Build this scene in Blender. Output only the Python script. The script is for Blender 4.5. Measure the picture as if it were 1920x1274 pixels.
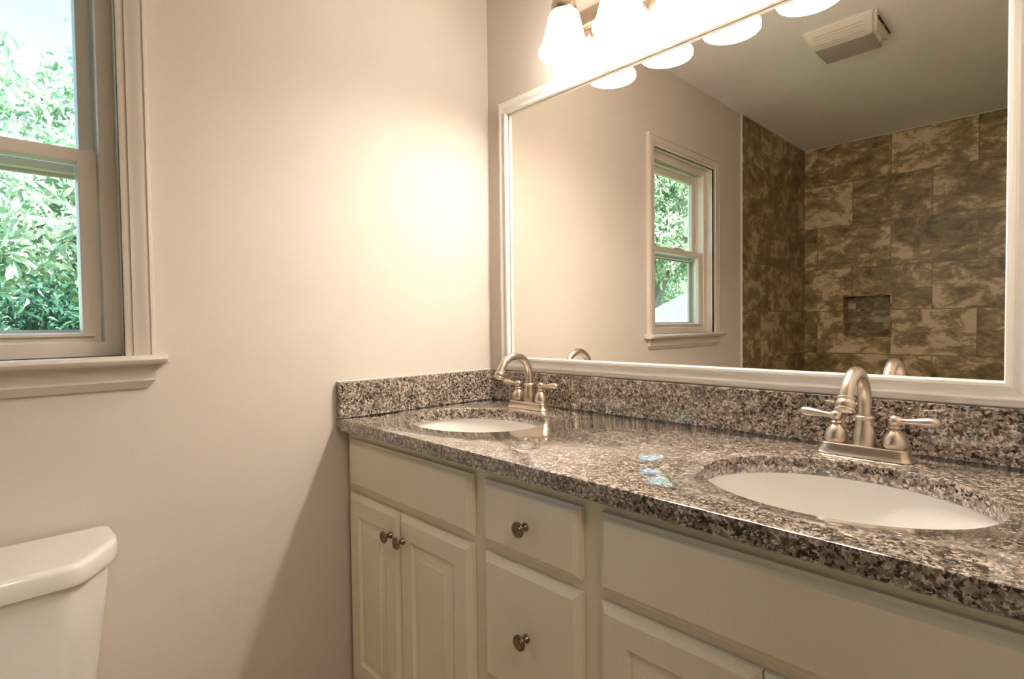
import bpy, bmesh, math, random
from mathutils import Vector, Matrix
import numpy as np

# ------------------------------------------------------------------ clear
for o in list(bpy.data.objects):
    bpy.data.objects.remove(o)
S = bpy.context.scene
COL = S.collection
PI = math.pi

# ------------------------------------------------------------------ camera
CAM = (1.4601, -1.3038, 1.1251)
YAW, PITCH, ROLL, FPX = 0.8038, -0.0282, -0.0122, 1028.18
f = Vector((-math.sin(YAW) * math.cos(PITCH), math.cos(YAW) * math.cos(PITCH), math.sin(PITCH)))
r0 = Vector((math.cos(YAW), math.sin(YAW), 0))
u0 = r0.cross(f)
r = r0 * math.cos(ROLL) + u0 * math.sin(ROLL)
u = -r0 * math.sin(ROLL) + u0 * math.cos(ROLL)
cd = bpy.data.cameras.new('camera')
cd.sensor_fit = 'HORIZONTAL'
cd.sensor_width = 36.0
cd.lens = FPX * 36.0 / 1920.0
cd.clip_start = 0.01
cam = bpy.data.objects.new('camera', cd)
COL.objects.link(cam)
m = Matrix((r, u, -f)).transposed().to_4x4()
m.translation = Vector(CAM)
cam.matrix_world = m
S.camera = cam

# ------------------------------------------------------------------ world, sun, exposure
EXPOSURE = 0.0
SKY_STRENGTH = 0.8
SUN_STRENGTH = 26.0
BULB = 290.0
HALL_FILL_W = 16.0
S.view_settings.view_transform = 'Standard'
S.view_settings.look = 'None'
S.view_settings.exposure = EXPOSURE
S.view_settings.gamma = 1.0
S.view_settings.use_curve_mapping = False
w = bpy.data.worlds.new('sky')
S.world = w
w.use_nodes = True
nt = w.node_tree
nt.nodes.clear()
sky = nt.nodes.new('ShaderNodeTexSky')
sky.sky_type = 'NISHITA'
sky.sun_disc = False
sky.sun_elevation = math.radians(52)
sky.sun_rotation = math.radians(60)
sky.air_density = 1.0
sky.dust_density = 0.6
sky.ozone_density = 1.5
bg = nt.nodes.new('ShaderNodeBackground')
bg.inputs['Strength'].default_value = SKY_STRENGTH
wo = nt.nodes.new('ShaderNodeOutputWorld')
nt.links.new(sky.outputs[0], bg.inputs[0])
nt.links.new(bg.outputs[0], wo.inputs[0])
sl = bpy.data.lights.new('sun', 'SUN')
sl.energy = SUN_STRENGTH
sl.angle = math.radians(0.6)
sl.color = (1.0, 0.96, 0.88)
so = bpy.data.objects.new('sun', sl)
COL.objects.link(so)
so.rotation_euler = Vector((-0.62, -0.30, -0.95)).to_track_quat('-Z', 'Y').to_euler()
so.location = (3, 2, 8)
# fill light added in the unseen hallway behind the open doorway
hl = bpy.data.lights.new('hallway_fill', 'AREA')
hl.energy = HALL_FILL_W
hl.size = 0.5
hl.color = (1.0, 0.90, 0.77)
ho = bpy.data.objects.new('hallway_fill', hl)
COL.objects.link(ho)
ho.location = (2.25, -1.3, 2.36)

# ------------------------------------------------------------------ materials
def mat(name, col=(.8, .8, .8), rough=.5, metal=0.0, spec=.5, emis=None, estr=0.0, coat=0.0):
    M = bpy.data.materials.new(name)
    M.use_nodes = True
    b = M.node_tree.nodes['Principled BSDF']
    b.inputs['Base Color'].default_value = (*col, 1)
    b.inputs['Roughness'].default_value = rough
    b.inputs['Metallic'].default_value = metal
    b.inputs['Specular IOR Level'].default_value = spec
    b.inputs['Coat Weight'].default_value = coat
    if emis:
        b.inputs['Emission Color'].default_value = (*emis, 1)
        b.inputs['Emission Strength'].default_value = estr
    return M

class N:
    """small helper to wire nodes into a material"""
    def __init__(s, M):
        s.M = M; s.t = M.node_tree; s.b = s.t.nodes['Principled BSDF']
    def new(s, kind, **kw):
        n = s.t.nodes.new(kind)
        for k, v in kw.items():
            setattr(n, k, v)
        return n
    def link(s, a, b):
        s.t.links.new(a, b)
    def coord(s):
        return s.new('ShaderNodeTexCoord').outputs['Object']
    def math(s, op, a, b=None, clamp=False):
        n = s.new('ShaderNodeMath', operation=op); n.use_clamp = clamp
        for i, v in enumerate((a, b)):
            if v is None: continue
            if hasattr(v, 'default_value') or hasattr(v, 'is_linked'): s.link(v, n.inputs[i])
            else: n.inputs[i].default_value = v
        return n.outputs[0]
    def ramp(s, fac, stops, interp='LINEAR'):
        n = s.new('ShaderNodeValToRGB')
        n.color_ramp.interpolation = interp
        e = n.color_ramp.elements
        while len(e) < len(stops): e.new(0.5)
        for i, (p, c) in enumerate(stops):
            e[i].position = p; e[i].color = (*c, 1)
        s.link(fac, n.inputs[0])
        return n.outputs[0]
    def noise(s, vec, scale, detail=4, rough=.55, dist=0.0, dims='3D', W=None):
        n = s.new('ShaderNodeTexNoise'); n.noise_dimensions = dims
        if vec is not None: s.link(vec, n.inputs['Vector'])
        n.inputs['Scale'].default_value = scale
        n.inputs['Detail'].default_value = detail
        n.inputs['Roughness'].default_value = rough
        n.inputs['Distortion'].default_value = dist
        if W is not None: s.link(W, n.inputs['W'])
        return n
    def mix(s, fac, a, b, blend='MIX'):
        n = s.new('ShaderNodeMix', data_type='RGBA', blend_type=blend)
        for sock, v in ((n.inputs[0], fac), (n.inputs[6], a), (n.inputs[7], b)):
            if isinstance(v, (int, float)): sock.default_value = v
            elif isinstance(v, tuple): sock.default_value = (*v, 1)
            else: s.link(v, sock)
        return n.outputs[2]
    def bump(s, height, strength=.2, dist=.002):
        n = s.new('ShaderNodeBump')
        n.inputs['Strength'].default_value = strength
        n.inputs['Distance'].default_value = dist
        s.link(height, n.inputs['Height'])
        s.link(n.outputs[0], s.b.inputs['Normal'])

def painted(name, col, rough, bump=.05, scale=180):
    M = mat(name, col, rough)
    n = N(M); c = n.coord()
    a = n.noise(c, 3.0, 3)
    n.link(n.ramp(a.outputs['Fac'], [(.3, tuple(v * .97 for v in col)), (.7, tuple(min(1, v * 1.02) for v in col))]), n.b.inputs['Base Color'])
    n.bump(n.noise(c, scale, 3).outputs['Fac'], bump, .0008)
    return M

M_WALL = painted('wall_paint', (.665, .592, .518), .62)
M_CEIL = painted('ceiling_paint', (.90, .88, .86), .8)
M_TRIM = painted('trim_paint', (.66, .59, .51), .30, .02, 60)
M_FRAME = painted('mirror_frame_paint', (.92, .89, .85), .26, .02, 60)
M_VINYL = painted('window_vinyl', (.72, .65, .57), .33, .01, 40)
M_CAB = painted('cabinet_paint', (.86, .80, .635), .38, .03, 90)
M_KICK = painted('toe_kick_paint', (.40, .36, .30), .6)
M_PORC = mat('porcelain', (.80, .77, .72), .08, coat=.4)
M_SINK = mat('sink_porcelain', (.90, .87, .83), .10, coat=.3)
M_DARK = mat('dark_gap', (.02, .018, .015), .6)
M_CAULK = mat('caulk', (.75, .72, .66), .5)
M_FAN = painted('fan_plastic', (.72, .69, .60), .45, .02, 60)
M_LENS = mat('fan_lens', (.42, .385, .35), .35)

def metal(name, col, rough):
    M = mat(name, col, rough, 1.0)
    n = N(M); c = n.coord()
    mp = n.new('ShaderNodeMapping'); mp.inputs['Scale'].default_value = (300, 300, 300)
    n.link(c, mp.inputs[0])
    a = n.noise(mp.outputs[0], 1.0, 2)
    mr = n.new('ShaderNodeMapRange')
    mr.inputs[3].default_value = rough * .93; mr.inputs[4].default_value = rough * 1.07
    n.link(a.outputs['Fac'], mr.inputs[0]); n.link(mr.outputs[0], n.b.inputs['Roughness'])
    return M
M_NICKEL = metal('brushed_nickel', (.60, .52, .425), .33)
M_FIXT = metal('fixture_nickel', (.62, .50, .38), .25)
M_KNOB = metal('antique_nickel', (.24, .185, .125), .28)

# mirror silver with a faint warm tint
M_MIRROR = mat('mirror_silver', (.94, .91, .86), .0, 1.0)

# speckled brown stone
M_STONE = mat('speckled_stone', (.3, .25, .2), .09, coat=1.0)
def build_stone():
    n = N(M_STONE); c = n.coord()
    d = n.noise(c, 150, 3, .6)
    vm = n.new('ShaderNodeVectorMath', operation='SCALE'); vm.inputs[3].default_value = .016
    sub = n.new('ShaderNodeVectorMath', operation='SUBTRACT'); sub.inputs[1].default_value = (.5, .5, .5)
    n.link(d.outputs['Color'], sub.inputs[0]); n.link(sub.outputs[0], vm.inputs[0])
    add = n.new('ShaderNodeVectorMath', operation='ADD')
    n.link(c, add.inputs[0]); n.link(vm.outputs[0], add.inputs[1])
    v = n.new('ShaderNodeTexVoronoi'); v.inputs['Scale'].default_value = 235; n.link(add.outputs[0], v.inputs['Vector'])
    sep = n.new('ShaderNodeSeparateColor'); n.link(v.outputs['Color'], sep.inputs[0])
    big = n.noise(c, 30, 3)
    fine = n.noise(add.outputs[0], 260, 3, .6)
    k = n.math('ADD', n.math('MULTIPLY', sep.outputs[0], .72), n.math('MULTIPLY', fine.outputs['Fac'], .34))
    k = n.math('ADD', k, n.math('MULTIPLY', n.math('SUBTRACT', big.outputs['Fac'], .5), .45))
    base = n.ramp(k, [(0.08, (.012, .009, .008)), (.30, (.030, .022, .018)), (.36, (.13, .100, .079)), (.55, (.235, .188, .150)),
                      (.72, (.35, .29, .24)), (.80, (.52, .45, .38)), (.95, (.66, .59, .52))])
    n.link(base, n.b.inputs['Base Color'])
    n.b.inputs['Specular IOR Level'].default_value = .8
    n.b.inputs['Coat Roughness'].default_value = .04
build_stone()

# brown slate-look wall tile: ax = which world axis runs along the wall
def tile_mat(name, ax, w_, h_, ox, oz, dark=1.0, grout=.0022, scale=1.0):
    M = mat(name, (.2, .15, .1), .36)
    n = N(M); c = n.coord()
    sp = n.new('ShaderNodeSeparateXYZ'); n.link(c, sp.inputs[0])
    cb = n.new('ShaderNodeCombineXYZ')
    n.link(n.math('SUBTRACT', sp.outputs[ax], ox), cb.inputs[0])
    n.link(n.math('SUBTRACT', sp.outputs[2], oz), cb.inputs[1])
    def brick(c1, c2, mortar):
        b = n.new('ShaderNodeTexBrick')
        b.offset = .5; b.offset_frequency = 2; b.squash = 1.0
        n.link(cb.outputs[0], b.inputs['Vector'])
        b.inputs['Color1'].default_value = (*c1, 1); b.inputs['Color2'].default_value = (*c2, 1)
        b.inputs['Mortar'].default_value = (*mortar, 1)
        b.inputs['Scale'].default_value = 1.0
        b.inputs['Mortar Size'].default_value = grout
        b.inputs['Mortar Smooth'].default_value = .1
        b.inputs['Bias'].default_value = 0.0
        b.inputs['Brick Width'].default_value = w_
        b.inputs['Row Height'].default_value = h_
        return b
    b = brick((0, 0, 0), (1, 1, 1), (.5, .5, .5))
    sc = n.new('ShaderNodeSeparateColor'); n.link(b.outputs['Color'], sc.inputs[0])
    rnd = sc.outputs[0]
    wv = n.math('MULTIPLY', rnd, 37.0)
    mp = n.new('ShaderNodeMapping'); n.link(c, mp.inputs[0])
    mp.inputs['Scale'].default_value = (1, 1, 1.5)
    mp.inputs['Rotation'].default_value = (.25, .25, 0)
    a1 = n.noise(mp.outputs[0], 6.5 * scale, 10, .68, .7, '4D', wv)
    a2 = n.noise(mp.outputs[0], 30 * scale, 6, .65, .4, '4D', wv)
    k = n.math('ADD', n.math('MULTIPLY', a1.outputs['Fac'], .80), n.math('MULTIPLY', a2.outputs['Fac'], .20))
    k = n.math('ADD', k, n.math('MULTIPLY', n.math('SUBTRACT', rnd, .5), .07))
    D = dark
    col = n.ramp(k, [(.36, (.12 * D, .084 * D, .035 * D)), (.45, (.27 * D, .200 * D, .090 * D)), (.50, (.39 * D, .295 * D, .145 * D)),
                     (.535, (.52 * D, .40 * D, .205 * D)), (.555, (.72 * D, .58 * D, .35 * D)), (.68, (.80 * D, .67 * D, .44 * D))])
    col = n.mix(b.outputs['Fac'], col, (.22 * D, .16 * D, .08 * D))
    n.link(col, n.b.inputs['Base Color'])
    h = n.math('ADD', n.math('MULTIPLY', k, .5), n.math('MULTIPLY', n.math('SUBTRACT', 1.0, b.outputs['Fac']), .6))
    n.bump(h, .5, .003)
    return M
# the tile grid as read off the back wall: rows 0.3055 high, joints every 0.456
M_TILE_BACK = tile_mat('slate_tile_back', 0, .456, .3055, -.130 - .456, .2745 - .3055 * 2)
M_TILE_SIDE = tile_mat('slate_tile_side_shaded', 1, .456, .3055, -3.955, .2745 - .3055 * 2, .72)  # same tile darkened: the side wall's weaker light is put into the colour
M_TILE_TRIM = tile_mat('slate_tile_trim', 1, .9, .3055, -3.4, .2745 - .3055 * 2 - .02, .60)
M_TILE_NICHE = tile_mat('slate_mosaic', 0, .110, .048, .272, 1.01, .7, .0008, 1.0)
M_FLOOR = painted('floor_vinyl', (.46, .36, .23), .4, .05, 20)

def leafy(name, c1, c2, c3):
    M = mat(name, c1, .35)
    n = N(M)
    g = n.new('ShaderNodeNewGeometry')
    col = n.ramp(g.outputs['Random Per Island'], [(0, c1), (.5, c2), (1, c3)])
    n.link(col, n.b.inputs['Base Color'])
    tr = n.new('ShaderNodeBsdfTranslucent'); n.link(col, tr.inputs[0])
    mx = n.new('ShaderNodeMixShader'); mx.inputs[0].default_value = .35
    out = n.t.nodes['Material Output']
    n.link(n.b.outputs[0], mx.inputs[1]); n.link(tr.outputs[0], mx.inputs[2]); n.link(mx.outputs[0], out.inputs[0])
    return M
M_LEAF = leafy('oak_leaf', (.20, .38, .22), (.50, .63, .45), (.80, .84, .73))
M_LEAF2 = leafy('hedge_leaf', (.015, .065, .045), (.035, .12, .07), (.11, .24, .13))
M_BARK = painted('bark', (.28, .25, .22), .9, .6, 40)
M_GRASS = painted('lawn', (.16, .26, .09), .9, .5, 30)
M_SIDING = painted('siding', (.62, .62, .60), .7)
def shingle():
    M = mat('roof_shingle', (.5, .54, .58), .8)
    n = N(M); c = n.coord()
    sp = n.new('ShaderNodeSeparateXYZ'); n.link(c, sp.inputs[0])
    fr = n.math('FRACT', n.math('MULTIPLY', sp.outputs[2], 16.0))
    ns = n.noise(c, 9, 3)
    col = n.ramp(fr, [(0, (.09, .10, .115)), (.25, (.135, .145, .16)), (1, (.155, .165, .18))])
    n.link(n.mix(.25, col, ns.outputs['Color'], 'OVERLAY'), n.b.inputs['Base Color'])
    return M
M_SHINGLE = shingle()

# clear pane: Fresnel mix of see-through and mirror
def glass():
    M = bpy.data.materials.new('window_glass'); M.use_nodes = True
    t = M.node_tree; t.nodes.clear()
    a = t.nodes.new('ShaderNodeBsdfTransparent'); a.inputs[0].default_value = (.93, .97, .96, 1)
    g = t.nodes.new('ShaderNodeBsdfGlossy'); g.inputs['Roughness'].default_value = 0.0
    fr = t.nodes.new('ShaderNodeFresnel')
    ge = t.nodes.new('ShaderNodeNewGeometry')      # same reflectance from either face of the pane
    mr = t.nodes.new('ShaderNodeMapRange'); mr.inputs[3].default_value = 1.45; mr.inputs[4].default_value = 1 / 1.45
    t.links.new(ge.outputs['Backfacing'], mr.inputs[0]); t.links.new(mr.outputs[0], fr.inputs[0])
    mx = t.nodes.new('ShaderNodeMixShader'); o = t.nodes.new('ShaderNodeOutputMaterial')
    t.links.new(fr.outputs[0], mx.inputs[0]); t.links.new(a.outputs[0], mx.inputs[1]); t.links.new(g.outputs[0], mx.inputs[2])
    t.links.new(mx.outputs[0], o.inputs[0])
    return M
M_GLASS = glass()
M_SHADE = mat('frosted_glass', (.88, .85, .80), .35, emis=(1.0, .915, .81), estr=19.0)
M_BULB = mat('bulb_glow', (1, 1, 1), .4, emis=(1.0, .92, .82), estr=BULB)

# ------------------------------------------------------------------ mesh helpers
def bm_box(bm, x0, x1, y0, y1, z0, z1, bev=0.0, seg=2):
    t = bmesh.new()
    bmesh.ops.create_cube(t, size=1)
    for v in t.verts:
        v.co = Vector((x0 + (v.co.x + .5) * (x1 - x0), y0 + (v.co.y + .5) * (y1 - y0), z0 + (v.co.z + .5) * (z1 - z0)))
    if bev:
        bmesh.ops.bevel(t, geom=t.edges[:], offset=bev, segments=seg, affect='EDGES', profile=.5)
    merge(bm, t)
    return bm

def merge(bm, t, M=None):
    if M is not None:
        bmesh.ops.transform(t, matrix=M, verts=t.verts)
    me = bpy.data.meshes.new('tmp'); t.to_mesh(me); t.free()
    bm.from_mesh(me); bpy.data.meshes.remove(me)

def bm_loft(bm, rings, closed=True, cap0=True, cap1=True):
    vs = [[bm.verts.new(p) for p in ring] for ring in rings]
    n = len(rings[0])
    for a, b in zip(vs[:-1], vs[1:]):
        for i in range(n if closed else n - 1):
            j = (i + 1) % n
            bm.faces.new((a[i], a[j], b[j], b[i]))
    if closed and cap0: bm.faces.new(vs[0][::-1])
    if closed and cap1: bm.faces.new(vs[-1])
    return bm

def bm_lathe(bm, prof, centre, seg=32, axis='z', cap=True):
    """prof = [(radius, height)...]; a closed solid of revolution"""
    cx, cy, cz = centre
    rings = []
    for (rr, h) in prof:
        ring = []
        for k in range(seg):
            a = 2 * PI * k / seg
            p, q = rr * math.cos(a), rr * math.sin(a)
            if axis == 'z': ring.append((cx + p, cy + q, cz + h))
            elif axis == '-y': ring.append((cx + p, cy - h, cz + q))
            elif axis == 'x': ring.append((cx + h, cy + p, cz + q))
            elif axis == '-x': ring.append((cx - h, cy - p, cz + q))
        rings.append(ring)
    return bm_loft(bm, rings, True, cap, cap)

def bm_tube(bm, pts, rad, seg=20):
    pts = [Vector(p) for p in pts]
    rads = rad if isinstance(rad, (list, tuple)) else [rad] * len(pts)
    rings = []
    nrm = None
    for i, p in enumerate(pts):
        a = pts[max(i - 1, 0)]; b = pts[min(i + 1, len(pts) - 1)]
        t = (b - a).normalized()
        if nrm is None:
            ref = Vector((1, 0, 0)) if abs(t.x) < .9 else Vector((0, 1, 0))
            nrm = t.cross(ref).normalized()
        nrm = (nrm - t * nrm.dot(t)).normalized()
        bi = t.cross(nrm)
        rings.append([tuple(p + (nrm * math.cos(2 * PI * k / seg) + bi * math.sin(2 * PI * k / seg)) * rads[i]) for k in range(seg)])
    return bm_loft(bm, rings)

def root_of(o):
    while o.parent: o = o.parent
    return o

def obj(name, bm, m_, parent=None, smooth=None, kind=None):
    """links bm as ONE mesh object; world-space vertices are re-based on the thing's Empty"""
    bmesh.ops.recalc_face_normals(bm, faces=bm.faces[:])
    if parent is not None:
        off = Vector(root_of(parent).location)
        if off.length: bmesh.ops.translate(bm, vec=-off, verts=bm.verts[:])
    me = bpy.data.meshes.new(name)
    bm.to_mesh(me); bm.free()
    if smooth is not None:
        for p in me.polygons: p.use_smooth = True
        me.set_sharp_from_angle(angle=math.radians(smooth))
    me.materials.append(m_)
    o = bpy.data.objects.new(name, me)
    COL.objects.link(o)
    if parent is not None: o.parent = parent
    if kind: o['kind'] = kind
    return o

def tag(o, label, cat, group=None):
    o['label'] = label; o['category'] = cat
    if group: o['group'] = group
    return o

def thing(name, label, cat, loc=(0, 0, 0), group=None):
    o = bpy.data.objects.new(name, None); o.location = loc
    o.empty_display_size = .05
    COL.objects.link(o)
    return tag(o, label, cat, group)

def copy_tree(o, parent=None):
    c = o.copy(); COL.objects.link(c); c.parent = parent
    for ch in [x for x in bpy.data.objects if x.parent == o]:
        copy_tree(ch, c)
    return c

def frame_sweep(bm, a0, a1, b0, b1, prof, to3d, bottom=True):
    """mitred moulding round the rectangle a0..a1 x b0..b1; prof = [(outward offset, height)]"""
    def corner(wd, k):
        lo = b0 - wd if bottom else b0
        return [(a0 - wd, lo), (a0 - wd, b1 + wd), (a1 + wd, b1 + wd), (a1 + wd, lo)][k]
    rows = []
    for k in range(4):
        rows.append([bm.verts.new(to3d(*corner(wd, k), h)) for (wd, h) in prof])
    n = len(prof)
    for k in range(4 if bottom else 3):
        A, B = rows[k], rows[(k + 1) % 4]
        for i in range(n):
            j = (i + 1) % n
            bm.faces.new((A[i], A[j], B[j], B[i]))
    if not bottom:
        bm.faces.new(rows[0]); bm.faces.new(rows[3][::-1])
    return bm

# ------------------------------------------------------------------ the room
H = 2.393            # ceiling
XR = 1.475           # right wall
YB = -3.18           # back wall of the tub alcove
WY0, WY1, WZ0, WZ1 = -1.705, -1.081, 1.066, 1.983     # window opening
YT = -2.085          # where the tile starts

def new(): return bmesh.new()

b = new(); bm_box(b, -.14, XR + .1, YB - .16, .12, -.12, 0); obj('floor', b, M_FLOOR, kind='structure')
b = new(); bm_box(b, -.14, XR + .1, YB - .16, .12, H, H + .16); obj('ceiling', b, M_CEIL, kind='structure')
b = new(); bm_box(b, -.14, XR + .1, 0, .12, 0, H); obj('wall_front', b, M_WALL, kind='structure')
b = new()
bm_box(b, -.14, 0, WY1 + .006, 0, 0, H); bm_box(b, -.14, 0, YB, WY0 - .006, 0, H)
bm_box(b, -.14, 0, WY0 - .006, WY1 + .006, 0, WZ0 - .02); bm_box(b, -.14, 0, WY0 - .006, WY1 + .006, WZ1 + .006, H)
obj('wall_left', b, M_WALL, kind='structure')
DY0, DY1 = -1.75, -.85   # doorway the photograph was taken from
b = new()
bm_box(b, XR, XR + .1, DY1, 0, 0, H); bm_box(b, XR, XR + .1, YB, DY0, 0, H); bm_box(b, XR, XR + .1, DY0, DY1, 2.05, H)
obj('wall_right', b, M_WALL, kind='structure')
# hallway shell behind the camera
b = new()
bm_box(b, 2.9, 3.0, YB - .16, .12, 0, H); bm_box(b, XR + .1, 2.9, 0, .12, 0, H); bm_box(b, XR + .1, 2.9, YB - .16, YB, 0, H)
obj('wall_hall', b, M_WALL, kind='structure')
b = new(); bm_box(b, XR + .1, 3.0, YB - .16, .12, H, H + .16); obj('ceiling_hall', b, M_CEIL, kind='structure')
b = new(); bm_box(b, XR + .1, 3.0, YB - .16, .12, -.12, 0); obj('floor_hall', b, M_FLOOR, kind='structure')
# doorway casing
b = new()
frame_sweep(b, DY0, DY1, 0, 2.05, [(0, 0), (0, .010), (.02, .014), (.05, .018), (.055, .016), (.055, 0)],
            lambda a, z, h: (XR + .1 + h, a, z), bottom=False)
obj('trim_1', b, M_TRIM, kind='structure')
# baseboards
b = new(); bm_box(b, 0.0, .014, YT + .01, -.60, 0, .09, .003); obj('baseboard_left', b, M_TRIM, kind='structure')

# tub alcove tile
NX0, NX1, NZ0, NZ1 = .272, .558, 1.010, 1.298
b = new()
bm_box(b, 0, NX0, YB - .16, YB, 0, H); bm_box(b, NX1, XR, YB - .16, YB, 0, H)
bm_box(b, NX0, NX1, YB - .16, YB, 0, NZ0); bm_box(b, NX0, NX1, YB - .16, YB, NZ1, H)
wb = obj('wall_back', b, M_TILE_BACK, kind='structure')
b = new(); bm_box(b, NX0, NX1, YB - .155, YB - .09, NZ0, NZ1); obj('niche_back', b, M_TILE_NICHE, wb)
b = new()
frame_sweep(b, NX0 + .004, NX1 - .004, NZ0 + .004, NZ1 - .004, [(0, -.088), (0, .003), (.010, .003), (.010, -.001), (.005, -.002), (.005, -.088)],
            lambda a, z, h: (a, YB + h, z))
obj('niche_edge', b, tile_mat('niche_edge_tile', 0, .456, .3055, 0, 0, 1.0), wb)
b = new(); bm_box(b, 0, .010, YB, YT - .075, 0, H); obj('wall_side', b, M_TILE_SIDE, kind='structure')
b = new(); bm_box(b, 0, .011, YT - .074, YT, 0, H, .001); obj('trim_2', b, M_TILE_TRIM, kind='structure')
b = new(); bm_box(b, 0, .011, YT, YT + .007, 0, H, .002); obj('trim_3', b, M_CAULK, kind='structure')
b = new(); bm_box(b, .010, .016, YB, YT - .01, H - .006, H); bm_box(b, .010, XR, YB, YB + .005, H - .005, H); obj('trim_4', b, M_CAULK, kind='structure')

# ------------------------------------------------------------------ window
win = bpy.data.objects.new('window_1', None); COL.objects.link(win); win['kind'] = 'structure'
yz = lambda base: (lambda a, z, h: (base + h, a, z))
b = new()
frame_sweep(b, WY0, WY1, WZ0, WZ1, [(0, 0), (0, .011), (.004, .0125), (.0135, .0125), (.015, .0155), (.024, .0155), (.036, .0195), (.043, .0195),
                                     (.0445, .016), (.0465, .016), (.048, .0195), (.0545, .018), (.0565, .014), (.0565, 0)], yz(0), bottom=False)
obj('casing', b, M_TRIM, win, 30)
b = new()   # stool with a rounded nose
prof = [(-.035, WZ0 - .020), (-.035, WZ0), (.040, WZ0), (.046, WZ0 - .003), (.0485, WZ0 - .009), (.046, WZ0 - .016), (.040, WZ0 - .020)]
def stool_ring(y, s): return [(x if x < 0.03 else .030 + (x - .030) * s, y, z) for (x, z) in prof]
bm_loft(b, [stool_ring(-1.790, .55), stool_ring(-1.785, .95), stool_ring(-1.780, 1), stool_ring(-1.014, 1), stool_ring(-1.009, .95), stool_ring(-1.004, .55)])
obj('sill', b, M_TRIM, win, 40)
b = new()   # apron with a chamfered lower edge returned at the ends
def ap(z, x, e): return [(0, -1.763 + e, z), (x, -1.763 + e, z), (x, -1.027 - e, z), (0, -1.027 - e, z)]
bm_loft(b, [ap(WZ0 - .020, .021, -.004), ap(WZ0 - .026, .018, 0), ap(WZ0 - .052, .0155, 0), ap(WZ0 - .0565, .0165, 0), ap(WZ0 - .074, .006, .012)])
obj('apron', b, M_TRIM, win)
b = new()   # jamb boards lining the opening
frame_sweep(b, WY0, WY1, WZ0, WZ1, [(0, -.14), (0, .009), (.006, .009), (.006, -.14)], yz(0))
obj('jamb', b, M_TRIM, win)
b = new()   # vinyl main frame with two tracks
frame_sweep(b, WY0 + .032, WY1 - .032, WZ0 + .033, WZ1 - .034,
            [(.0, -.041), (.003, -.036), (.010, -.034), (.034, -.034), (.034, -.132), (.0, -.132), (.0, -.122), (.010, -.122), (.010, -.088), (.002, -.088), (.002, -.080), (.010, -.080), (.010, -.045)],
            yz(0))
obj('frame', b, M_VINYL, win, 30)
def sash(name, y0, y1, z0, z1, xf, st, rail_b, rail_t):
    """y0..y1,z0..z1 = glass edge; st = stile width, front face at xf"""
    bb = new()
    pr = [(0, 0), (.004, .012), (.010, .014), (1, .014), (1, -.014), (.006, -.014), (0, -.006)]
    def off(wd, s): return wd * s if wd == 1 else wd
    def cor(wd, k):
        L = off(wd, st); Bm = off(wd, rail_b); T = off(wd, rail_t)
        return [(y0 - L, z0 - Bm), (y0 - L, z1 + T), (y1 + L, z1 + T), (y1 + L, z0 - Bm)][k]
    rows = [[bb.verts.new((xf - .014 + h, *cor(wd, k))) for (wd, h) in pr] for k in range(4)]
    for k in range(4):
        A, B = rows[k], rows[(k + 1) % 4]
        for i in range(len(pr)):
            j = (i + 1) % len(pr); bb.faces.new((A[i], A[j], B[j], B[i]))
    o = obj(name, bb, M_VINYL, win, 30)
    g = new(); bm_box(g, xf - .017, xf - .013, y0 - .003, y1 + .003, z0 - .003, z1 + .003)
    obj('glass', g, M_GLASS, o)
    return o
low = sash('lower_sash', WY0 + .073, WY1 - .070, 1.118, 1.483, -.046, .036, .022, .031)
upp = sash('upper_sash', WY0 + .066, WY1 - .062, 1.492, 1.905, -.090, .030, .022, .034)
b = new(); bm_box(b, -.058, -.040, -1.44, -1.36, 1.5142, 1.522, .002); obj('latch', b, M_VINYL, low)
b = new(); bm_box(b, -.046, -.040, WY0 + .045, WY1 - .045, 1.1085, 1.1165, .002); obj('lift_rail', b, M_VINYL, low)
b = new()
frame_sweep(b, WY0 + .052, WY1 - .050, 1.125, 1.463, [(0, -.126), (0, -.116), (.018, -.116), (.018, -.126)], yz(0)); obj('screen_frame', b, M_VINYL, win)

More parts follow.
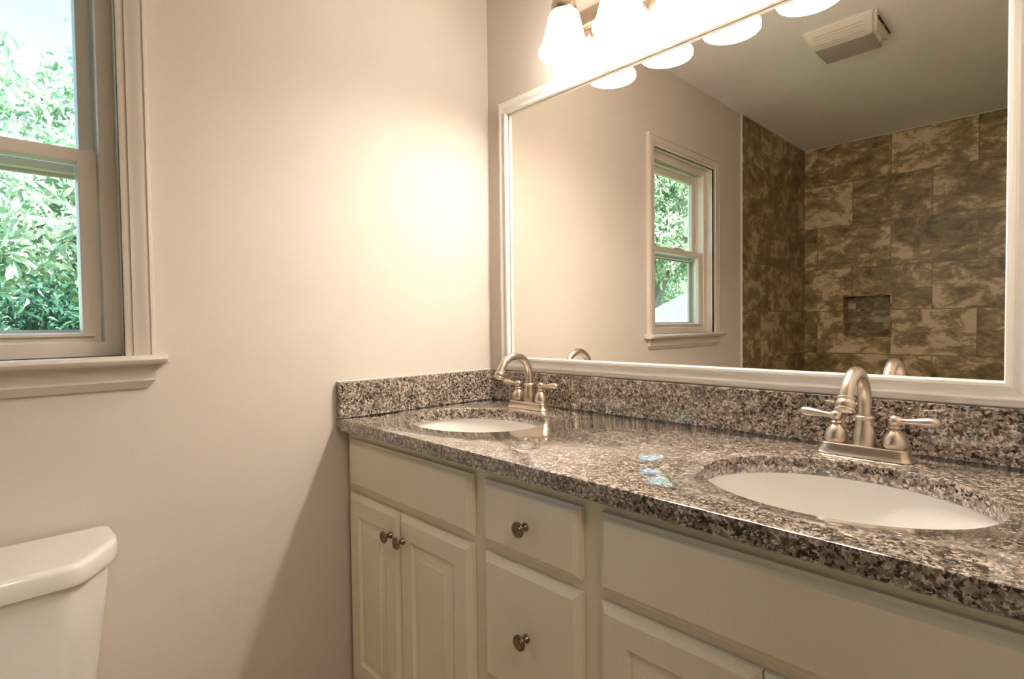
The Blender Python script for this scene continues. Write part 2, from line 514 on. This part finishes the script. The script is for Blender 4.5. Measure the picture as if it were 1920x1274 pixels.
# ------------------------------------------------------------------ vanity
ZC, ZU, YF = .864, .831, -.592       # counter top, underside, front edge
SP = .966                            # splash top
SINKS = [(.300, -.330), (1.192, -.337)]
SA, SB = .205, .172
def oval(cx, cy, a, b_, z, n=72):
    return [(cx + a * math.cos(2 * PI * k / n), cy + b_ * math.sin(2 * PI * k / n), z) for k in range(n)]
top = thing('countertop', 'brown speckled stone vanity countertop with two oval sink cut-outs', 'countertop', (0, 0, ZU))
def slab():
    b = new()
    x0, x1, y0, y1 = .002, XR - .002, YF, -.002
    # outline points along the edges keep the triangles well shaped
    rect = []
    nx, ny = 16, 7
    for i in range(nx): rect.append((x0 + (x1 - x0) * i / nx, y0))
    for i in range(ny): rect.append((x1, y0 + (y1 - y0) * i / ny))
    for i in range(nx): rect.append((x1 - (x1 - x0) * i / nx, y1))
    for i in range(ny): rect.append((x0, y1 - (y1 - y0) * i / ny))
    loops = [[(x, y) for (x, y) in rect]] + [[(p[0], p[1]) for p in oval(cx, cy, SA, SB, 0)] for cx, cy in SINKS]
    e = .003
    def ins(loop_i, d):
        if loop_i == 0:
            return [(min(max(x, x0 + d), x1 - d), min(max(y, y0 + d), y1 - d)) for (x, y) in loops[0]]
        cx, cy = SINKS[loop_i - 1]
        return [(p[0], p[1]) for p in oval(cx, cy, SA + d, SB + d, 0)]
    tops, bots = [], []
    for li in range(3):
        prev = None; seq = []
        for (d, z) in ((e, ZC), (e * .3, ZC - e * .3), (0, ZC - e), (0, ZU + e), (e, ZU)):
            vs = [b.verts.new((x, y, z)) for (x, y) in ins(li, d)]
            seq.append(vs)
        for A, B in zip(seq[:-1], seq[1:]):
            n = len(A)
            for i in range(n):
                b.faces.new((A[i], A[(i + 1) % n], B[(i + 1) % n], B[i]))
        tops.append(seq[0]); bots.append(seq[-1])
    for loopset in (tops, bots):
        ed = []
        for vs in loopset:
            for i in range(len(vs)):
                q = b.edges.get((vs[i], vs[(i + 1) % len(vs)]))
                ed.append(q)
        bmesh.ops.triangle_fill(b, use_beauty=True, use_dissolve=False, edges=ed)
    return b
obj('slab', slab(), M_STONE, top, 35)
b = new(); bm_box(b, .022, XR - .002, -.021, -.002, ZC, SP, .002); obj('backsplash', b, M_STONE, top)
b = new(); bm_box(b, .002, .021, YF + .001, -.002, ZC, SP, .002); obj('side_splash', b, M_STONE, top)
b = new(); bm_box(b, .021, XR - .002, -.009, -.001, SP, SP + .003, .001); bm_box(b, .001, .008, YF + .003, -.002, SP, SP + .003, .001); obj('caulk_line', b, M_CAULK, top)

# undermount sinks
def make_sink(cx, cy, label):
    t = thing('sink', label, 'sink', (cx, cy, ZU), 'undermount sinks in the vanity')
    b = new()
    rings = []
    inner = [(1.045, -.001), (1.04, -.010), (1.0, -.045), (.93, -.085), (.80, -.118), (.60, -.138), (.35, -.147), (.12, -.150)]
    outer = [(.12, -.160), (.36, -.158), (.62, -.149), (.84, -.127), (.98, -.090), (1.06, -.045), (1.10, -.014), (1.10, -.001)]
    for s, z in inner + outer:
        rings.append(oval(cx, cy, SA * s, SB * s, ZU + z, 56))
    vs = [[b.verts.new(p) for p in ring] for ring in rings]
    n = 56
    for k in range(len(vs)):
        if k == len(inner) - 1: continue
        A, B = vs[k], vs[(k + 1) % len(vs)]
        for i in range(n): b.faces.new((A[i], A[(i + 1) % n], B[(i + 1) % n], B[i]))
    A, B = vs[len(inner) - 1], vs[len(inner)]
    for i in range(n): b.faces.new((A[i], A[(i + 1) % n], B[(i + 1) % n], B[i]))
    obj('basin', b, M_SINK, t, 60)
    b = new(); bm_lathe(b, [(.022, -.163), (.022, -.150), (.030, -.148), (.030, -.146), (.020, -.147), (.014, -.1455), (.004, -.143), (.001, -.143)], (cx, cy, ZU), 28)
    obj('drain', b, M_NICKEL, t, 40)
make_sink(*SINKS[0], 'white oval undermount sink beside the side splash, in front of the farther faucet')
make_sink(*SINKS[1], 'white oval undermount sink in front of the nearer faucet, away from the corner')

# cabinet
YFF = -.556          # face frame front
cab = thing('vanity_cabinet', 'long pale painted double vanity cabinet under the speckled stone countertop', 'cabinet', (0, 0, 0))
b = new()
bm_box(b, .004, .022, YFF + .02, -.004, .10, ZU - .001); bm_box(b, XR - .022, XR - .004, YFF + .02, -.004, .10, ZU - .001)
bm_box(b, .022, XR - .022, YFF + .02, -.004, .10, .118)
bm_box(b, .022, XR - .022, -.012, -.004, .118, ZU - .20)
for x in (.585, .880): bm_box(b, x - .009, x + .009, YFF + .02, -.012, .118, ZU - .20)
obj('carcass', b, M_CAB, cab)
b = new()    # face frame: stiles and rails with openings
def ffbox(x0, x1, z0, z1): bm_box(b, x0, x1, YFF, YFF + .019, z0, z1)
zt, zb = ZU - .001, .10
for x0, x1 in ((.003, .055), (.550, .622), (.848, .918), (1.425, XR - .003)): ffbox(x0, x1, zb, zt)
for x0, x1 in ((.055, .550), (.622, .848), (.918, 1.425)):
    ffbox(x0, x1, .795, zt); ffbox(x0, x1, zb, .140)
    ffbox(x0, x1, .645, .685)
ffbox(.622, .848, .375, .405)
ffbox(.270, .304, .140, .645); ffbox(1.155, 1.189, .140, .645)
obj('face_frame', b, M_CAB, cab)
b = new(); bm_box(b, .004, XR - .004, YFF + .07, YFF + .085, 0, .10); obj('toe_kick', b, M_KICK, cab)

def panel(x0, x1, z0, z1, raised):
    b = new()
    rings = [(0, .001), (0, .009), (.004, .0105), (.006, .0125), (.011, .0165), (.014, .019)]
    if raised: rings += [(.056, .019), (.058, .0165), (.061, .0118), (.065, .0112), (.088, .0180), (.089, .0200)]
    L = []
    for ins, d in rings:
        L.append([(x0 + ins, YFF - d, z0 + ins), (x1 - ins, YFF - d, z0 + ins), (x1 - ins, YFF - d, z1 - ins), (x0 + ins, YFF - d, z1 - ins)])
    bm_loft(b, L)
    return b
def knob(parent, x, z):
    b = new()
    bm_lathe(b, [(.0085, 0), (.0085, .002), (.006, .005), (.0045, .011), (.006, .0155), (.0125, .0175), (.0150, .0195), (.0152, .0215), (.0140, .0232),
                 (.0118, .0232), (.0108, .0220), (.0095, .0220), (.0088, .0232), (.0060, .0236), (.0048, .0226), (.0035, .0226), (.0020, .0238), (.0005, .0239)],
             (x, YFF - .0188, z), 28, '-y')
    return obj('knob', b, M_KNOB, parent, 50)
D0, D1 = .128, .656
for (x0, x1, kx) in ((.028, .2845, .252), (.2875, .566, .309), (.903, 1.169, 1.140), (1.172, 1.446, 1.200)):
    d = obj('door', panel(x0, x1, D0, D1, True), M_CAB, cab, 25)
    knob(d, kx, .594)
for (x0, x1) in ((.032, .568), (.903, 1.446)):
    obj('false_front', panel(x0, x1, .674, .808, False), M_CAB, cab, 25)
for (z0, z1) in ((.674, .806), (.396, .654), (.128, .376)):
    d = obj('drawer', panel(.606, .862, z0, z1, False), M_CAB, cab, 25)
    knob(d, .734, (z0 + z1) / 2)

# faucets
def arc_pts(cy, cz, rad, a0, a1, n, x):
    return [(x, cy + rad * math.cos(a0 + (a1 - a0) * i / n), cz + rad * math.sin(a0 + (a1 - a0) * i / n)) for i in range(n + 1)]
FX, FY = .280, -.094
def make_faucet():
    t = thing('faucet', 'brushed nickel two-handle gooseneck faucet in the corner beside the side splash, the farther one', 'faucet', (FX, FY, ZC), 'vanity faucets')
    b = new()
    def stad(L, Wd, z, n=12):
        pts = []
        rr = Wd
        k = .55
        for cxs, a0 in ((1, -PI / 2), (-1, PI / 2)):
            for i in range(n + 1):
                a = a0 + PI * i / n
                ca, sa = math.cos(a), math.sin(a)
                # rounded-rectangle end
                px = cxs * (L - rr) + math.copysign(abs(ca) ** .6, ca) * rr
                py = math.copysign(abs(sa) ** .6, sa) * rr
                pts.append((FX + px, FY + py, ZC + z))
        return pts
    bm_loft(b, [stad(.0795, .0290, 0.0005), stad(.0800, .0295, .002), stad(.0775, .0275, .005), stad(.0745, .0250, .010), stad(.0730, .0240, .017), stad(.0722, .0234, .0205), stad(.0705, .0220, .022)])
    obj('base_plate', b, M_NICKEL, t, 35)
    b = new()
    bm_lathe(b, [(.0200, .020), (.0202, .026), (.0195, .036), (.0178, .048), (.0160, .058), (.0150, .066), (.0147, .070), (.0165, .0715), (.0172, .074), (.0168, .0765), (.0145, .078), (.0115, .079)], (FX, FY, ZC), 32)
    obj('body', b, M_NICKEL, t, 50)
    b = new()
    R_ = .061; AE = math.radians(157)
    tv = Vector((0, -math.sin(AE), math.cos(AE)))
    cyy, czz = FY - R_, ZC + .1035
    pts = [(FX, FY, ZC + .075), (FX, FY, ZC + .095)] + arc_pts(cyy, czz, R_, 0, AE, 28, FX)
    tip = Vector(pts[-1])
    pts += [tuple(tip + tv * .006), tuple(tip + tv * .012)]
    bm_tube(b, pts, .0112, 24)
    sp = obj('spout', b, M_NICKEL, t, 60)
    b = new()
    bm_lathe(b, [(.0115, 0), (.0145, -.001), (.0150, -.003), (.0130, -.006), (.0135, -.008), (.0160, -.012), (.0160, -.016), (.0140, -.020), (.0165, -.0225), (.0165, -.0255), (.0120, -.026), (.009, -.024)], (0, 0, 0), 28)
    bmesh.ops.transform(b, matrix=Matrix.Translation(tip + tv * .002) @ Matrix.Rotation(-(PI - AE), 4, 'X'), verts=b.verts[:])
    obj('aerator', b, M_NICKEL, sp, 40)
    for s in (-1, 1):
        hx = FX + s * .0485
        b = new()
        bm_lathe(b, [(.0170, .0215), (.0170, .0245)], (hx, FY, ZC), 28)
        bm_lathe(b, [(.0200, .0245), (.0210, .0265), (.0210, .031), (.0193, .039), (.0160, .047), (.0115, .0525), (.0080, .0565), (.0070, .0575), (.0100, .0588), (.0108, .0605), (.0100, .062), (.0075, .0632), (.0068, .066)], (hx, FY, ZC), 32)
        hd = obj('handle', b, M_NICKEL, t, 50)
        b = new()
        prof = [(-.0112, .0006), (-.0105, .0045), (-.0075, .0090), (-.002, .0112), (.0035, .0106), (.008, .0078), (.012, .0055), (.020, .0055), (.030, .0068), (.042, .0088), (.052, .0096), (.060, .0086), (.0655, .0058), (.0675, .0006)]
        rings = []
        for (h, rr) in prof:
            lift = .004 * max(0, h) / .067
            rings.append([(hx + s * h, FY - .0 + rr * math.cos(2 * PI * k / 24) * (1.0 if h < .01 else 1.15), ZC + .0725 + lift + rr * math.sin(2 * PI * k / 24) * (1.0 if h < .01 else .98)) for k in range(24)])
        bm_loft(b, rings)
        obj('lever', b, M_NICKEL, hd, 60)
    return t
fa = make_faucet()
fb = copy_tree(fa)
fb.location = (1.175, FY, ZC)
fb['label'] = 'brushed nickel two-handle gooseneck faucet behind the nearer sink, in front of the tiled reflection'

# ------------------------------------------------------------------ mirror
MX0, MX1, MZ0, MZ1 = .110, 1.368, 1.013, 1.833
mir = thing('mirror', 'wide wall mirror in white moulded frame above the vanity', 'mirror', ((MX0 + MX1) / 2, 0, MZ0 - .046))
b = new(); bm_box(b, MX0 - .02, MX1 + .02, -.006, -.0005, MZ0 - .02, MZ1 + .02); obj('mirror_glass', b, M_MIRROR, mir)
b = new()
frame_sweep(b, MX0, MX1, MZ0, MZ1, [(.006, .0065), (0, .0085), (0, .021), (.002, .0225), (.0075, .0225), (.009, .020), (.0115, .0155), (.016, .0145), (.021, .0165), (.026, .0195), (.030, .0205),
                                     (.033, .0195), (.0345, .0165), (.038, .0145), (.044, .0125), (.047, .0085), (.047, .0005), (.021, .0005), (.021, .0065)], lambda a, z, h: (a, -h, z))
obj('mirror_frame', b, M_FRAME, mir, 25)

# ------------------------------------------------------------------ vanity light
LX = [.454, .640, .826, 1.012]; LY, RIM = -.118, 1.873
vl = thing('vanity_light', 'brushed nickel four-light bath bar with frosted white bell shades above mirror', 'light', (.7275, 0, 1.91))
b = new()
bm_box(b, .405, 1.050, -.016, -.0005, 1.912, 2.040, .004)
bm_box(b, .415, 1.040, -.026, -.015, 1.985, 2.030, .004)
obj('back_plate', b, M_FIXT, vl)
for x in LX:
    b = new()
    pts = [(x, -.014, 1.955), (x, -.030, 1.952), (x, -.048, 1.957), (x, -.062, 1.975), (x, -.069, 2.003), (x, -.078, 2.030), (x, -.096, 2.048), (x, LY, 2.050), (x, LY, 2.028)]
    bm_tube(b, pts, .0065, 16)
    bm_lathe(b, [(.016, 0), (.016, .004), (.010, .007)], (x, -.016, 1.955), 20, '-y')
    arm = obj('arm', b, M_FIXT, vl, 60)
    b = new()
    bm_lathe(b, [(.008, 2.035), (.020, 2.032), (.030, 2.024), (.0345, 2.012), (.0355, 1.986), (.0330, 1.983), (.010, 1.983)], (x, LY, 0), 32)
    obj('socket_cap', b, M_FIXT, vl, 50)
    b = new()
    o_ = [(.0335, 1.987), (.0390, 1.984), (.0425, 1.976), (.0460, 1.962), (.0525, 1.934), (.0590, 1.907), (.0640, 1.893), (.0700, 1.886), (.0715, 1.882), (.0715, 1.875), (.0705, RIM)]
    i_ = [(.0680, RIM), (.0680, 1.881), (.0670, 1.884), (.0610, 1.891), (.0560, 1.905), (.0495, 1.932), (.0430, 1.960), (.0395, 1.973), (.0355, 1.980), (.0300, 1.982)]
    bm_lathe(b, o_ + i_, (x, LY, 0), 40, cap=False)
    obj('lamp_shade', b, M_SHADE, vl, 60)
    b = new()
    bm_lathe(b, [(.001, 1.878), (.012, 1.8795), (.021, 1.884), (.027, 1.893), (.029, 1.904), (.027, 1.915), (.021, 1.927), (.015, 1.938), (.0135, 1.950)], (x, LY, 0), 24)
    bl = obj('bulb', b, M_BULB, vl, 60)

# ------------------------------------------------------------------ ceiling exhaust fan
fan = thing('exhaust_fan', 'white plastic exhaust fan cover with grey lens on the ceiling', 'fan', (.725, -1.50, H))
b = new()
FX0, FX1, FY0, FY1 = .585, .868, -1.650, -1.355
def fr_(z, e, e2): return [(FX0 + e, FY0 + e2, z), (FX1 - e, FY0 + e2, z), (FX1 - e, FY1 - e2, z), (FX0 + e, FY1 - e2, z)]
bm_loft(b, [fr_(H - .0005, 0, 0), fr_(H - .008, 0, 0), fr_(H - .022, .006, .012), fr_(H - .040, .012, .040), fr_(H - .050, .020, .075), fr_(H - .052, .03, .085)])
bmesh.ops.bevel(b, geom=[e for e in b.edges if abs(e.verts[0].co.z - e.verts[1].co.z) > .005], offset=.010, segments=3, affect='EDGES')
obj('cover', b, M_FAN, fan, 40)
b = new(); bm_box(b, FX0 + .026, FX1 - .034, FY0 + .030, FY1 - .088, H - .058, H - .036, .004); obj('lens', b, M_LENS, fan)
b = new()
for k in range(5):                                   # slots in the right-hand end
    zz = H - .014 - k * .0058
    xx = FX1 - .0005 - .0035 * k
    for (ya, yb) in ((FY0 + .045 + k * .008, (FY0 + FY1) / 2 - .006), ((FY0 + FY1) / 2 + .006, FY1 - .045 - k * .008)):
        bm_box(b, xx - .006, xx + .0006, ya, yb, zz - .0018, zz + .0018)
obj('grille_slots', b, M_DARK, fan)
b = new()
for k in range(4):
    yy = FY1 - .018 - k * .0135
    zz = H - .026 - k * .0068
    bm_box(b, FX0 + .04, FX1 - .05, yy - .0012, yy + .0012, zz - .0032, zz + .003)
obj('side_grooves', b, mat('fan_groove', (.55, .50, .40), .6), fan)

# ------------------------------------------------------------------ toilet
TY = -1.355; TW = .238
toi = thing('toilet', 'white porcelain two-piece toilet against the wall under the window', 'toilet', (.2, TY, 0))
def lid_ring(z, g, n=6):
    """plan outline of the tank lid: square at the wall, broad chamfer at the front corners"""
    w_, xb, xf = TW + g, .014 - g * .2, .222
    pts = [(xb, TY - w_ + .003, z), (xb, TY + w_ - .003, z)]
    crv = [(.022, w_ - .002), (.045, w_), (.095, w_ - .001), (.118, w_ - .005), (.140, w_ - .015), (.196, w_ - .053), (.212, w_ - .066), (.220, w_ - .080), (xf, w_ - .100)]
    P_ = crv
    gx = lambda x: x + g * min(1, max(0, (x - .05) / .17))
    for x, v in P_: pts.append((gx(x), TY + v, z))
    for x, v in P_[::-1]: pts.append((gx(x), TY - v, z))
    return pts
ZL = .705
b = new()
bm_loft(b, [lid_ring(ZL - .040, -.006), lid_ring(ZL - .038, -.001), lid_ring(ZL - .030, .001), lid_ring(ZL - .010, 0), lid_ring(ZL - .004, -.0015), lid_ring(ZL - .001, -.005), lid_ring(ZL, -.010), lid_ring(ZL, -.013), lid_ring(ZL, -.020)])
obj('tank_lid', b, M_PORC, toi, 50)
b = new()
def tank_ring(z, g): return [(x if i > 1 else .003, y, z) for i, (x, y, zz) in enumerate(lid_ring(z, g))]
bm_loft(b, [tank_ring(.355, -.050), tank_ring(.375, -.045), tank_ring(.45, -.036), tank_ring(.55, -.024), tank_ring(.62, -.016), tank_ring(ZL - .042, -.014)])
obj('tank', b, M_PORC, toi, 80)
def ell(cx, a, b_, z, n=40, egg=0.0):
    return [(cx + a * math.cos(2 * PI * k / n), TY + b_ * math.sin(2 * PI * k / n) * (1 - egg * math.cos(2 * PI * k / n)), z) for k in range(n)]
b = new()
bm_loft(b, [ell(.36, .22, .115, 0.001), ell(.36, .22, .113, .04), ell(.37, .19, .10, .15), ell(.40, .21, .12, .24), ell(.42, .235, .155, .31), ell(.43, .245, .175, .345), ell(.43, .245, .176, .358),
            ell(.44, .19, .13, .356), ell(.44, .17, .115, .30), ell(.42, .11, .08, .20), ell(.41, .05, .05, .17)])
bm_box(b, .02, .26, TY - .12, TY + .12, .24, .354, .02)
obj('bowl', b, M_PORC, toi, 50)
b = new(); bm_loft(b, [ell(.43, .238, .176, .360), ell(.43, .246, .184, .364), ell(.43, .246, .184, .380), ell(.43, .235, .172, .388)]); obj('seat_lid', b, M_PORC, toi, 50)
b = new(); bm_lathe(b, [(.012, 0), (.012, .012), (.006, .014)], (.2145, TY - .10, .60), 20, 'x'); bm_tube(b, [(.225, TY - .10, .60), (.232, TY - .085, .598), (.235, TY - .03, .590)], [.006, .006, .004], 12)
obj('flush_lever', b, M_NICKEL, toi, 50)

# ------------------------------------------------------------------ outdoors
b = new(); bm_box(b, -40, -.14, -40, 25, -1.3, -1.2); obj('ground', b, M_GRASS, kind='structure')

def leaf_mesh(name, centres, per, size, wid, rng, mtl, parent, out=1.0):
    """clusters of folded leaves radiating from twig ends, one mesh"""
    V, F = [], []
    for c in centres:
        c = np.array(c)
        ax = rng.normal(size=3); ax[2] += .35; ax /= np.linalg.norm(ax)
        for k in range(per):
            d = ax * .55 + rng.normal(size=3) * .75
            d /= np.linalg.norm(d)
            up = rng.normal(size=3) * .5 + np.array([.45, .2, .9])
            s = np.cross(d, up); s /= np.linalg.norm(s) + 1e-9
            nn = np.cross(s, d)
            L = size * rng.uniform(.65, 1.25); W_ = L * wid * rng.uniform(.8, 1.2)
            base = c + rng.normal(size=3) * size * .25
            i = len(V)
            fold = W_ * .35
            V += [base, base + d * L * .55 + s * W_ * .42 + nn * fold, base + d * L * .85 + s * W_ * .38 + nn * fold * .8, base + d * L - nn * L * .06,
                  base + d * L * .85 - s * W_ * .38 + nn * fold * .8, base + d * L * .55 - s * W_ * .42 + nn * fold, base + d * L * .6]
            F += [(i, i + 1, i + 6), (i + 6, i + 1, i + 2, i + 3), (i, i + 6, i + 5), (i + 6, i + 3, i + 4, i + 5)]
    off = np.array(root_of(parent).location)
    me = bpy.data.meshes.new(name)
    me.from_pydata([tuple(v - off) for v in V], [], F)
    me.materials.append(mtl)
    o = bpy.data.objects.new(name, me); COL.objects.link(o); o.parent = parent
    return o

def blobs(rng, blist, n):
    """points scattered through ellipsoids, thinned towards their middles"""
    vol = np.array([bx[3] * bx[4] * bx[5] * bx[6] for bx in blist]); vol = vol / vol.sum()
    pts = []
    while len(pts) < n:
        k = rng.choice(len(blist), p=vol)
        x, y, z, a, b_, c_, _ = blist[k]
        d = rng.normal(size=3); d /= np.linalg.norm(d)
        rr = rng.uniform(.0, 1) ** (1 / 2.2)
        pts.append((x + a * d[0] * rr, y + b_ * d[1] * rr, z + c_ * d[2] * rr))
    return pts

def tree(name, label, base, top_z, limbs, blist, n, per, size, wid, mtl, seed, extra=None, rad=.12):
    rng = np.random.default_rng(seed)
    t = thing(name, label, 'tree', base, 'trees outside the window')
    b = new()
    bx, by, bz = base
    trunk = [(bx, by, bz), (bx + .05, by + .04, bz + (top_z - bz) * .4), (bx - .03, by + .08, top_z)]
    bm_tube(b, trunk, [rad, rad * .8, rad * .4], 12)
    for (p0, p1, rr) in limbs:
        mid = ((p0[0] + p1[0]) / 2 + .05, (p0[1] + p1[1]) / 2 - .06, (p0[2] + p1[2]) / 2 + .12)
        bm_tube(b, [p0, mid, p1], [rr, rr * .75, rr * .35], 8)
    obj('trunk', b, M_BARK, t, 60)
    pts = blobs(rng, blist, n)
    if extra: pts += extra
    leaf_mesh('foliage', pts, per, size, wid, rng, mtl, t)
    return t
# the broad-leaved tree straight outside, seen through the window itself
tree('oak_tree', 'pale sunlit leafy tree close outside the window, filling its panes directly', (-6.2, .6, -1.2), 3.2,
     [((-6.2, .65, 1.2), (-4.9, -.7, 2.4), .05), ((-6.2, .65, 1.8), (-5.3, -.9, 3.4), .04), ((-6.2, .65, 1.4), (-4.8, -.5, 1.7), .04), ((-6.2, .65, 2.4), (-5.4, .2, 4.2), .04)],
     [(-4.6, -.55, 1.9, 1.0, 1.5, .9, 1.3), (-5.2, -.1, 2.8, 1.1, 1.3, 1.1, .62), (-5.0, .25, 4.0, 1.0, .9, 1.2, .42), (-5.7, .7, 3.2, 1.4, 1.4, 2.2, .5), (-4.7, -1.2, 3.2, .8, .7, .45, .25)],
     5200, 6, .125, .36, M_LEAF, 11, rad=.13)
# dark clipped hedge below it
hd = thing('hedge', 'dense dark green hedge at the foot of the window view', 'hedge', (-3.15, -.6, -1.2))
rng = np.random.default_rng(5)
b = new(); bm_tube(b, [(-3.15, -.6, -1.2), (-3.15, -.6, .9)], [.05, .02], 8); obj('stem', b, M_BARK, hd)
hp = [(-3.5 + rng.uniform(0, .7), rng.uniform(-2.0, .9), rng.uniform(-.4, 1.37 + .06 * rng.normal())) for _ in range(5200)]
leaf_mesh('foliage', hp, 5, .075, .42, rng, M_LEAF2, hd)
# evergreen mass further back so that no horizon shows between the leaves
tree('evergreen_tree', 'tall dark tree behind the pale leafy one', (-9.5, 1.0, -1.2), 4.0, [((-9.5, 1.05, 2.0), (-9.0, 0, 3.0), .06)],
     [(-9.3, .6, 2.0, 1.6, 3.0, 1.5, 1), (-9.6, 1.6, 3.4, 1.6, 2.0, 1.3, 1)], 4200, 5, .20, .42, M_LEAF, 21, rad=.18)
# the trees that the mirror shows beyond the neighbouring roof
tree('garden_tree', 'open branching tree beyond the neighbouring roof, seen in the mirror', (-8.6, -15.2, -1.2), 6.0,
     [((-8.6, -15.1, 1.5), (-7.0, -14.6, 4.5), .09), ((-8.6, -15.1, 2.2), (-8.9, -13.2, 5.5), .07), ((-8.6, -15.1, 3.0), (-8.0, -16.6, 6.0), .07), ((-7.6, -14.8, 3.3), (-6.6, -13.6, 5.4), .05)],
     [(-8.4, -14.6, 3.6, 2.2, 2.6, 1.2, 1.0), (-8.2, -14.8, 5.6, 2.2, 2.8, 1.9, .65), (-8.8, -15.4, 7.6, 2.0, 2.4, 1.4, .5)], 5200, 6, .20, .38, M_LEAF, 31, rad=.2)
tree('garden_tree', 'low bushy tree directly above the neighbouring roof line, seen in the mirror', (-11.8, -20.2, -1.2), 2.2,
     [((-11.8, -20.1, 1.2), (-10.9, -19.6, 2.4), .06)],
     [(-11.6, -19.6, 2.0, 2.4, 4.0, 1.6, 1), (-11.4, -22.5, 2.6, 2.0, 3.0, 1.6, .9)], 4600, 6, .19, .42, M_LEAF, 41, rad=.14)
# neighbouring hipped roof
hs = thing('neighbor_house', 'small outbuilding with pale grey hipped shingle roof, seen in the mirror', 'house', (-5.3, -13.8, -1.2))
b = new()
E_, F_, G_, H_ = (-6.79, -10.79, 1.1), (-3.81, -10.79, 1.1), (-3.81, -16.8, 1.1), (-6.79, -16.8, 1.1)
ap_ = (-5.3, -13.8, 2.6)
vs = [b.verts.new(p) for p in (E_, F_, G_, H_, ap_)]
lo = [b.verts.new((p[0], p[1], p[2] - .08)) for p in (E_, F_, G_, H_)]
for i in range(4):
    b.faces.new((vs[i], vs[(i + 1) % 4], vs[4])); b.faces.new((lo[i], lo[(i + 1) % 4], vs[(i + 1) % 4], vs[i]))
b.faces.new(lo)
obj('roof', b, M_SHINGLE, hs)
b = new(); bm_box(b, -6.5, -4.1, -16.5, -11.1, -1.2, 1.03); obj('wall', b, M_SIDING, hs)
